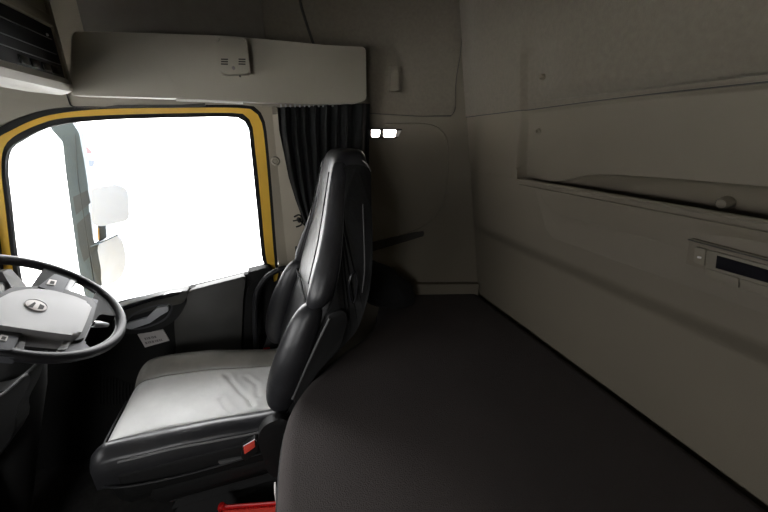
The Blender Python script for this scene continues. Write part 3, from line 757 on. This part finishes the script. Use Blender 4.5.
for a in (0, Lc):
    for k in range(24): box(bm, cp_(a, Wc*(k+.5)/24, p2.z/2), (.008, .0038, p2.z-.008), 0, rot=RZ)
link('ribbed_sides', bm, 'red', cr)
bm = bm_new(); box(bm, cp_(Lc/2, Wc/2, .007), (Lc, Wc, .012), 0, rot=RZ); link('bottom', bm, 'red', cr)
bm = bm_new(); prism(bm, [cp_(0,.004,.012), cp_(Lc,.004,.012), cp_(Lc,.004,p2.z-.01), cp_(0,.004,p2.z-.01)], e2*.003); link('back_panel', bm, 'redbright', cr)

# ================================================================== STEERING WHEEL
beta = math.radians(50); WC = V((-.645, 1.10, CZ-.441)); nW = V((math.cos(beta), 0, math.sin(beta)))
aL = V((0,1,0)); aU = V((-math.sin(beta), 0, math.cos(beta)))
def aS(u, v, off=0.0): return on(u, v, WC + nW*off, nW)
sw = thing('steering_wheel', 'black steering wheel with light grey centre pad at left', 'steering wheel', WC - nW*.09)
bm = bm_new(); tube(bm, [WC + (aL*math.cos(a) + aU*math.sin(a))*.207 for a in [2*math.pi*i/72 for i in range(72)]], .0145, 14, closed=True, ry=1.0); link('rim', bm, 'rim', sw, 80)
hubpix = [(-25,322),(-24,308),(0,298),(12,291.5),(30,288.5),(50,289.5),(75,296),(93,304),(87,320),(80,336),(40,331),(0,325)]
bm = bm_new(); prism(bm, rnd([aS(u, v, .030) for u, v in hubpix], .018, 5), -nW*.05, .010, 4); link('centre_pad', bm, 'hub', sw)
bm = bm_new(); prism(bm, rnd([aS(u, v, .012) for u, v in [(-30,328),(-28,306),(0,294),(12,287),(50,285.5),(76,292),(98,301),(92,322),(83,341),(40,337),(0,331)]], .015, 4), -nW*.04, .006); link('hub_back', bm, 'black', sw)
sp = {'a': [(30,288),(62,297),(78,281),(66,270),(48,262)], 'b': [(84,322),(88,306),(100,286),(112,300),(116,316),(100,314),(92,324)],
      'c': [(72,334),(88,320),(93,322),(84,342),(92,349),(76,357),(56,358),(58,350)], 'd': [(-25,322),(24,331),(18,358),(-28,353)]}
for k, q in sp.items():
    bm = bm_new(); prism(bm, rnd([aS(u, v, .004) for u, v in q], .006), -nW*.018, .004); link('spoke', bm, 'rubber' if k in 'ab' else 'pad', sw)
for q, off_ in (([(55,273.5),(70,279),(62,293.5),(38,286.5)], .016), ([(-20,329),(23,331.5),(12,350),(-22,347)], .016)):
    bm = bm_new(); prism(bm, rnd([aS(u, v, off_) for u, v in q], .004), -nW*.015, .003); bp = link('button_pad', bm, 'pad', sw)
    cx, cy = (52.5, 282.5) if q[0][0] > 0 else (4, 338)
    bm = bm_new(); prism(bm, rnd([aS(cx+a, cy+b, off_+.002) for a, b in [(-3,-3.5),(4.5,-2),(2.5,3),(-6,1.5)]], .002), -nW*.002)
    link('button', bm, 'label', bp)
    bm = bm_new(); prism(bm, rnd([aS(cx+a, cy+b, off_+.0028) for a, b in [(-1.5,-2),(2.8,-1),(1.2,1.6),(-3,.8)]], .001), -nW*.001)
    link('button_symbol', bm, 'seam', bp)
for q, mm in (([(92,298),(98.5,300),(90,322),(82,337),(77,337),(86,320)], 'pad'), ([(66,338),(73,337.5),(67,349),(57,350)], 'hub'), ([(62,294),(66,296),(76,281.5),(70.5,279)], 'dial'), ([(14,350),(23,352),(27,335),(24,332)], 'dial')):
    bm = bm_new(); prism(bm, rnd([aS(u, v, .010) for u, v in q], .003), -nW*.012, .002); link('spoke_trim', bm, mm, sw)
# emblem: oval badge with two dark wedges
def aE(a, b, off=.0325):
    c_ = aS(36.2, 305, .0); cpix = (36.2, 305.2); return aS(cpix[0]+a, cpix[1]+b, off)
bm = bm_new(); th = math.radians(14)
def el(rx_, ry_, off=.0325, n=28): return [aE(rx_*math.cos(t)*math.cos(th)-ry_*math.sin(t)*math.sin(th), rx_*math.cos(t)*math.sin(th)+ry_*math.sin(t)*math.cos(th), off) for t in [2*math.pi*i/n for i in range(n)]]
prism(bm, el(11.2, 5.2), -nW*.003, .0008, 2); em = link('emblem', bm, 'label', sw); em['label'] = 'small oval badge with two dark wedges'
bm = bm_new(); tube(bm, el(11.4, 5.4, .0328), .0008, 6, closed=True); link('emblem_ring', bm, 'dial', em)
bm = bm_new()
for q in ([(-8.5,1.0),(-1.5,-3.4),(-.2,-2.0),(-3.5,2.2)], [(1.5,3.4),(4.0,-1.4),(8.5,.8),(7,3.8)]): prism(bm, [aE(a, b, .0334) for a, b in q], -nW*.0008)
link('emblem_wedges', bm, 'seam', em)
# column and stalk
bm = bm_new(); tube(bm, [WC - nW*.01, WC - nW*.06, WC - nW*.10], [.05, .055, .06], 20); link('column_boss', bm, 'black', sw)
col = thing('steering_column', 'dark steering column cover below the wheel', 'steering column', V((-.95, 1.1, .0)))
bm = bm_new(); q0 = WC - nW*.10
rings = []
for k, (d, r1, r2) in enumerate([(0,.055,.06),(.06,.065,.07),(.16,.07,.075),(.30,.06,.07),(.55,.05,.06),(.80,.05,.06)]):
    c_ = q0 - nW*d*.45 + V((-.10*d, 0, -.9*d)); c_.z = max(c_.z, 0)
    rings.append([c_ + V((r1*math.cos(a), r2*math.sin(a), 0)) for a in [2*math.pi*i/24 for i in range(24)]])
loft(bm, rings); link('cover', bm, 'rubber', col, 60)
stl = thing('indicator_stalk', 'silver tipped stalk seen through the right hole of the steering wheel', 'stalk', WC - nW*.09)
s0 = WC - nW*.085 + V((0,.064,0)); s1 = aY(92, 324, 1.28); s2 = aY(107, 325, 1.34)
bm = bm_new(); tube(bm, [s0, s0.lerp(s1, .5), s1], .008, 10); link('arm', bm, 'black', stl)
bm = bm_new(); tube(bm, [s1, s1.lerp(s2, .4), s2], [.011, .012, .008], 10); link('tip', bm, 'silver', stl)

# ================================================================== DASHBOARD
dash = thing('dashboard', 'charcoal dashboard beyond the steering wheel with grey trim edge', 'dashboard', (-1.2, .5, 0))
bm = bm_new()
prof = [(-1.48, -1.33), (-1.18, -1.33), (-1.12, -.95), (-.98, -.80), (-.96, -.55), (-1.02, -.47), (-1.15, -.43), (-1.48, -.43)]
loft(bm, [[V((a, y, CZ+b)) for a, b in prof] for y in (YP+.02, .2, .9, 1.30, 1.40)]); link('body', bm, 'doordark', dash)
bm = bm_new(); prism(bm, rnd([aX(u, v, -.90) for u, v in [(-60,300),(-60,268),(-4,270),(6,273),(17,294),(10,312),(-20,330)]], .01), (-.09, 0, 0), .006); link('instrument_pod', bm, 'black', dash)
bm = bm_new(); prism(bm, rnd([aX(u, v, -.88) for u, v in [(2,272),(11,268.5),(27,286),(19,297),(15,293)]], .004), (-.05, 0, 0), .004); link('trim_edge', bm, 'hub', dash)
bm = bm_new(); p = aX(0.5, 289, -.888); lathe(bm, [(.0001,.003),(.016,.003),(.019,.007),(.022,.004),(.022,-.01)], p, (1,0,0), 24); link('dial', bm, 'dial', dash)
# knee bolster at lower left
kn = thing('knee_panel', 'curved dark knee panel under the steering wheel at far left', 'knee panel', (-.62, .8, 0))

q = [aY(u, v, .95) for u, v in [(-60,430),(-30,402),(0,393),(16,382),(26,373),(31,375),(26,392),(16,412),(10,440),(-60,520)]]
bm = bm_new(); prism(bm, crv(q, 4), (0, .055, 0), .012); link('panel', bm, 'black', kn)
bm = bm_new(); tube(bm, crv([aY(u, v, .948) for u, v in [(-20,402),(0,395.5),(14,385),(24,376),(29,374)]], 4, False), .0035, 8); link('edge', bm, 'dial', kn)
bm = bm_new(); c_ = aY(-30, 460, .975); tube(bm, [c_+V((0,0,.08)), V((c_.x-.08, .975, .0))], .025, 12); link('support', bm, 'black', kn)

# ================================================================== OUTSIDE
bm = bm_new(); box(bm, (0, 0, -1.36), (80, 80, .1)); struct(link('ground', bm, 'ground'))
YM = 1.86
mr = thing('door_mirror', 'tall grey door mirror bracket with two pale mirror faces outside the window', 'mirror', aY(95, 300, YM))
def m_(pts, y=YM): return [aY(u, v, y) for u, v in pts]
bm = bm_new(); prism(bm, rnd(m_([(49,127),(64,116),(72,122),(79,133),(84,160),(88,185),(89,210),(90,240),(94,262),(98,288),(102,310),(88,310),(79,270),(71,212),(66,175),(62.5,142)]), .01), (0, .04, 0), .006); link('bracket', bm, 'bracket', mr)
bm = bm_new(); tube(bm, m_([(75,134),(78,180),(85,225),(95,290)], YM-.001), .0018, 6); link('bracket_seam', bm, 'bracketdark', mr)
bm = bm_new(); prism(bm, m_([(73,197),(88,190),(90.5,203),(76,215)], YM-.002), (0,.004,0)); prism(bm, m_([(77,224),(90,212),(93,238),(97,250),(84,262),(79,244)], YM-.002), (0,.004,0)); link('arm_joint', bm, 'bracketdark', mr)
bm = bm_new(); prism(bm, rnd(m_([(90.5,188),(118,184),(128,190),(129.5,216),(127,221),(104,226),(93,226),(91,215)], YM-.03), .012, 5), (0, .04, 0), .006); o = link('mirror_face', bm, 'mirrorw', mr)
bm = bm_new(); prism(bm, rnd(m_([(97.5,226),(105.5,225),(106.5,238),(99,242)], YM), .003), (0, .03, 0)); link('link_arm', bm, 'bracketdark', mr)
bm = bm_new(); prism(bm, m_([(97,228),(98.6,228),(99.5,240),(97.8,240.5)], YM-.004), (0, .006, 0)); link('marker', bm, 'orange', mr)
bm = bm_new(); prism(bm, rnd(m_([(92,246),(97,241),(98,255),(101,270),(101.5,286),(96,284),(91,262)], YM-.03), .006), (0, .08, 0), .004); link('lower_housing', bm, 'bracketdark', mr)
bm = bm_new(); prism(bm, crv(m_([(98,245),(110,239),(118,235),(124,246),(126,262),(122,276),(112,284),(102,287),(101,270),(98.5,256)], YM-.03), 4), (0, .04, 0), .006); link('lower_mirror_face', bm, 'mirrorw', mr)
bm = bm_new(); tube(bm, m_([(91,247),(104,241),(118,234.5)], YM-.035), .003, 8); link('rim_edge', bm, 'bracket', mr)
# white lorry box added in place of its reflection in the mirror
YT = 7.0
tr = thing('lorry_reflection', 'white lorry box with a round logo, added for its mirror reflection, seen through the window', 'container', V((-7.5, YT+.5, -1.31)))
def t_(pts, y=YT): return [aY(u, v, y) for u, v in pts]
tl = [aY(82,133,YT), aY(116,147,YT)]
xA, xB = aY(84,180,YT).x, aY(117,180,YT).x; zT_ = aY(100,140,YT).z
bm = bm_new(); box(bm, ((xA+xB)/2, YT+.5, (zT_-1.31)/2), (xB-xA, 1.0, zT_+1.31), .03); link('box_body', bm, 'trailer', tr)
bm = bm_new()
for u in (99, 117.5): tube(bm, t_([(u-1,150),(u+.5,192)], YT-.012), .012, 6)
link('seams', bm, 'trailerline', tr)
q = aY(86.5, 153.5, YT-.02); R_ = abs(aY(92.5,153.5,YT).x - q.x)
bm = bm_new(); prism(bm, [q + V((R_*math.cos(a), 0, R_*1.55*math.sin(a))) for a in [math.pi*(-.02+1.04*i/16) for i in range(17)]], (0, .01, 0)); link('logo_red', bm, 'logored', tr)
bm = bm_new(); prism(bm, [q + V((R_*math.cos(a), 0, -.10+R_*1.55*math.sin(a))) for a in [math.pi*(1+i/16) for i in range(17)]], (0, .01, 0)); link('logo_blue', bm, 'logoblue', tr)

# ================================================================== LIGHT
wd = bpy.data.worlds.new('overcast'); bpy.context.scene.world = wd; wd.use_nodes = True
n = wd.node_tree; bg = n.nodes['Background']
bg.inputs['Color'].default_value = (1, .99, .98, 1)
tcw = n.nodes.new('ShaderNodeTexCoord'); sxyz = n.nodes.new('ShaderNodeSeparateXYZ'); mpw = n.nodes.new('ShaderNodeMapRange')   # overcast sky, brighter overhead
n.links.new(tcw.outputs['Generated'], sxyz.inputs[0]); n.links.new(sxyz.outputs['Z'], mpw.inputs['Value'])
mpw.inputs['From Min'].default_value = 0; mpw.inputs['From Max'].default_value = 1
mpw.inputs['To Min'].default_value = 7.5; mpw.inputs['To Max'].default_value = 30
n.links.new(mpw.outputs[0], bg.inputs['Strength'])
def portal(loc, rot, sx, sy):
    l = bpy.data.lights.new('daylight_portal', 'AREA'); l.shape = 'RECTANGLE'; l.size = sx; l.size_y = sy; l.cycles.is_portal = True
    o = bpy.data.objects.new('daylight_portal', l); C.objects.link(o); o.location = loc; o.rotation_euler = rot
portal((XF-.07, .34, CZ-.21), (0, math.radians(-90), 0), .44, 2.1)
portal((-.92, YP-.07, CZ-.24), (math.radians(90), 0, 0), .62, .58)
portal((-.5, 1.57, CZ-.27), (math.radians(-90), 0, 0), 1.1, .80)

cam = bpy.data.cameras.new('camera'); co = bpy.data.objects.new('camera', cam); C.objects.link(co)
cam.sensor_width = 36; cam.lens = F/768*36; cam.clip_start = .02; cam.clip_end = 200
co.location = (0, 0, CZ); co.rotation_euler = (math.pi/2 - PITCH, 0, -YAW)
s = bpy.context.scene; s.camera = co
s.view_settings.view_transform = 'Standard'; s.view_settings.look = 'None'; s.view_settings.gamma = 1; s.view_settings.use_curve_mapping = False
s.view_settings.exposure = 0
s.cycles.max_bounces = 10; s.cycles.diffuse_bounces = 6; s.cycles.transparent_max_bounces = 12
s.cycles.sample_clamp_indirect = 6
s.cycles.use_denoising = True
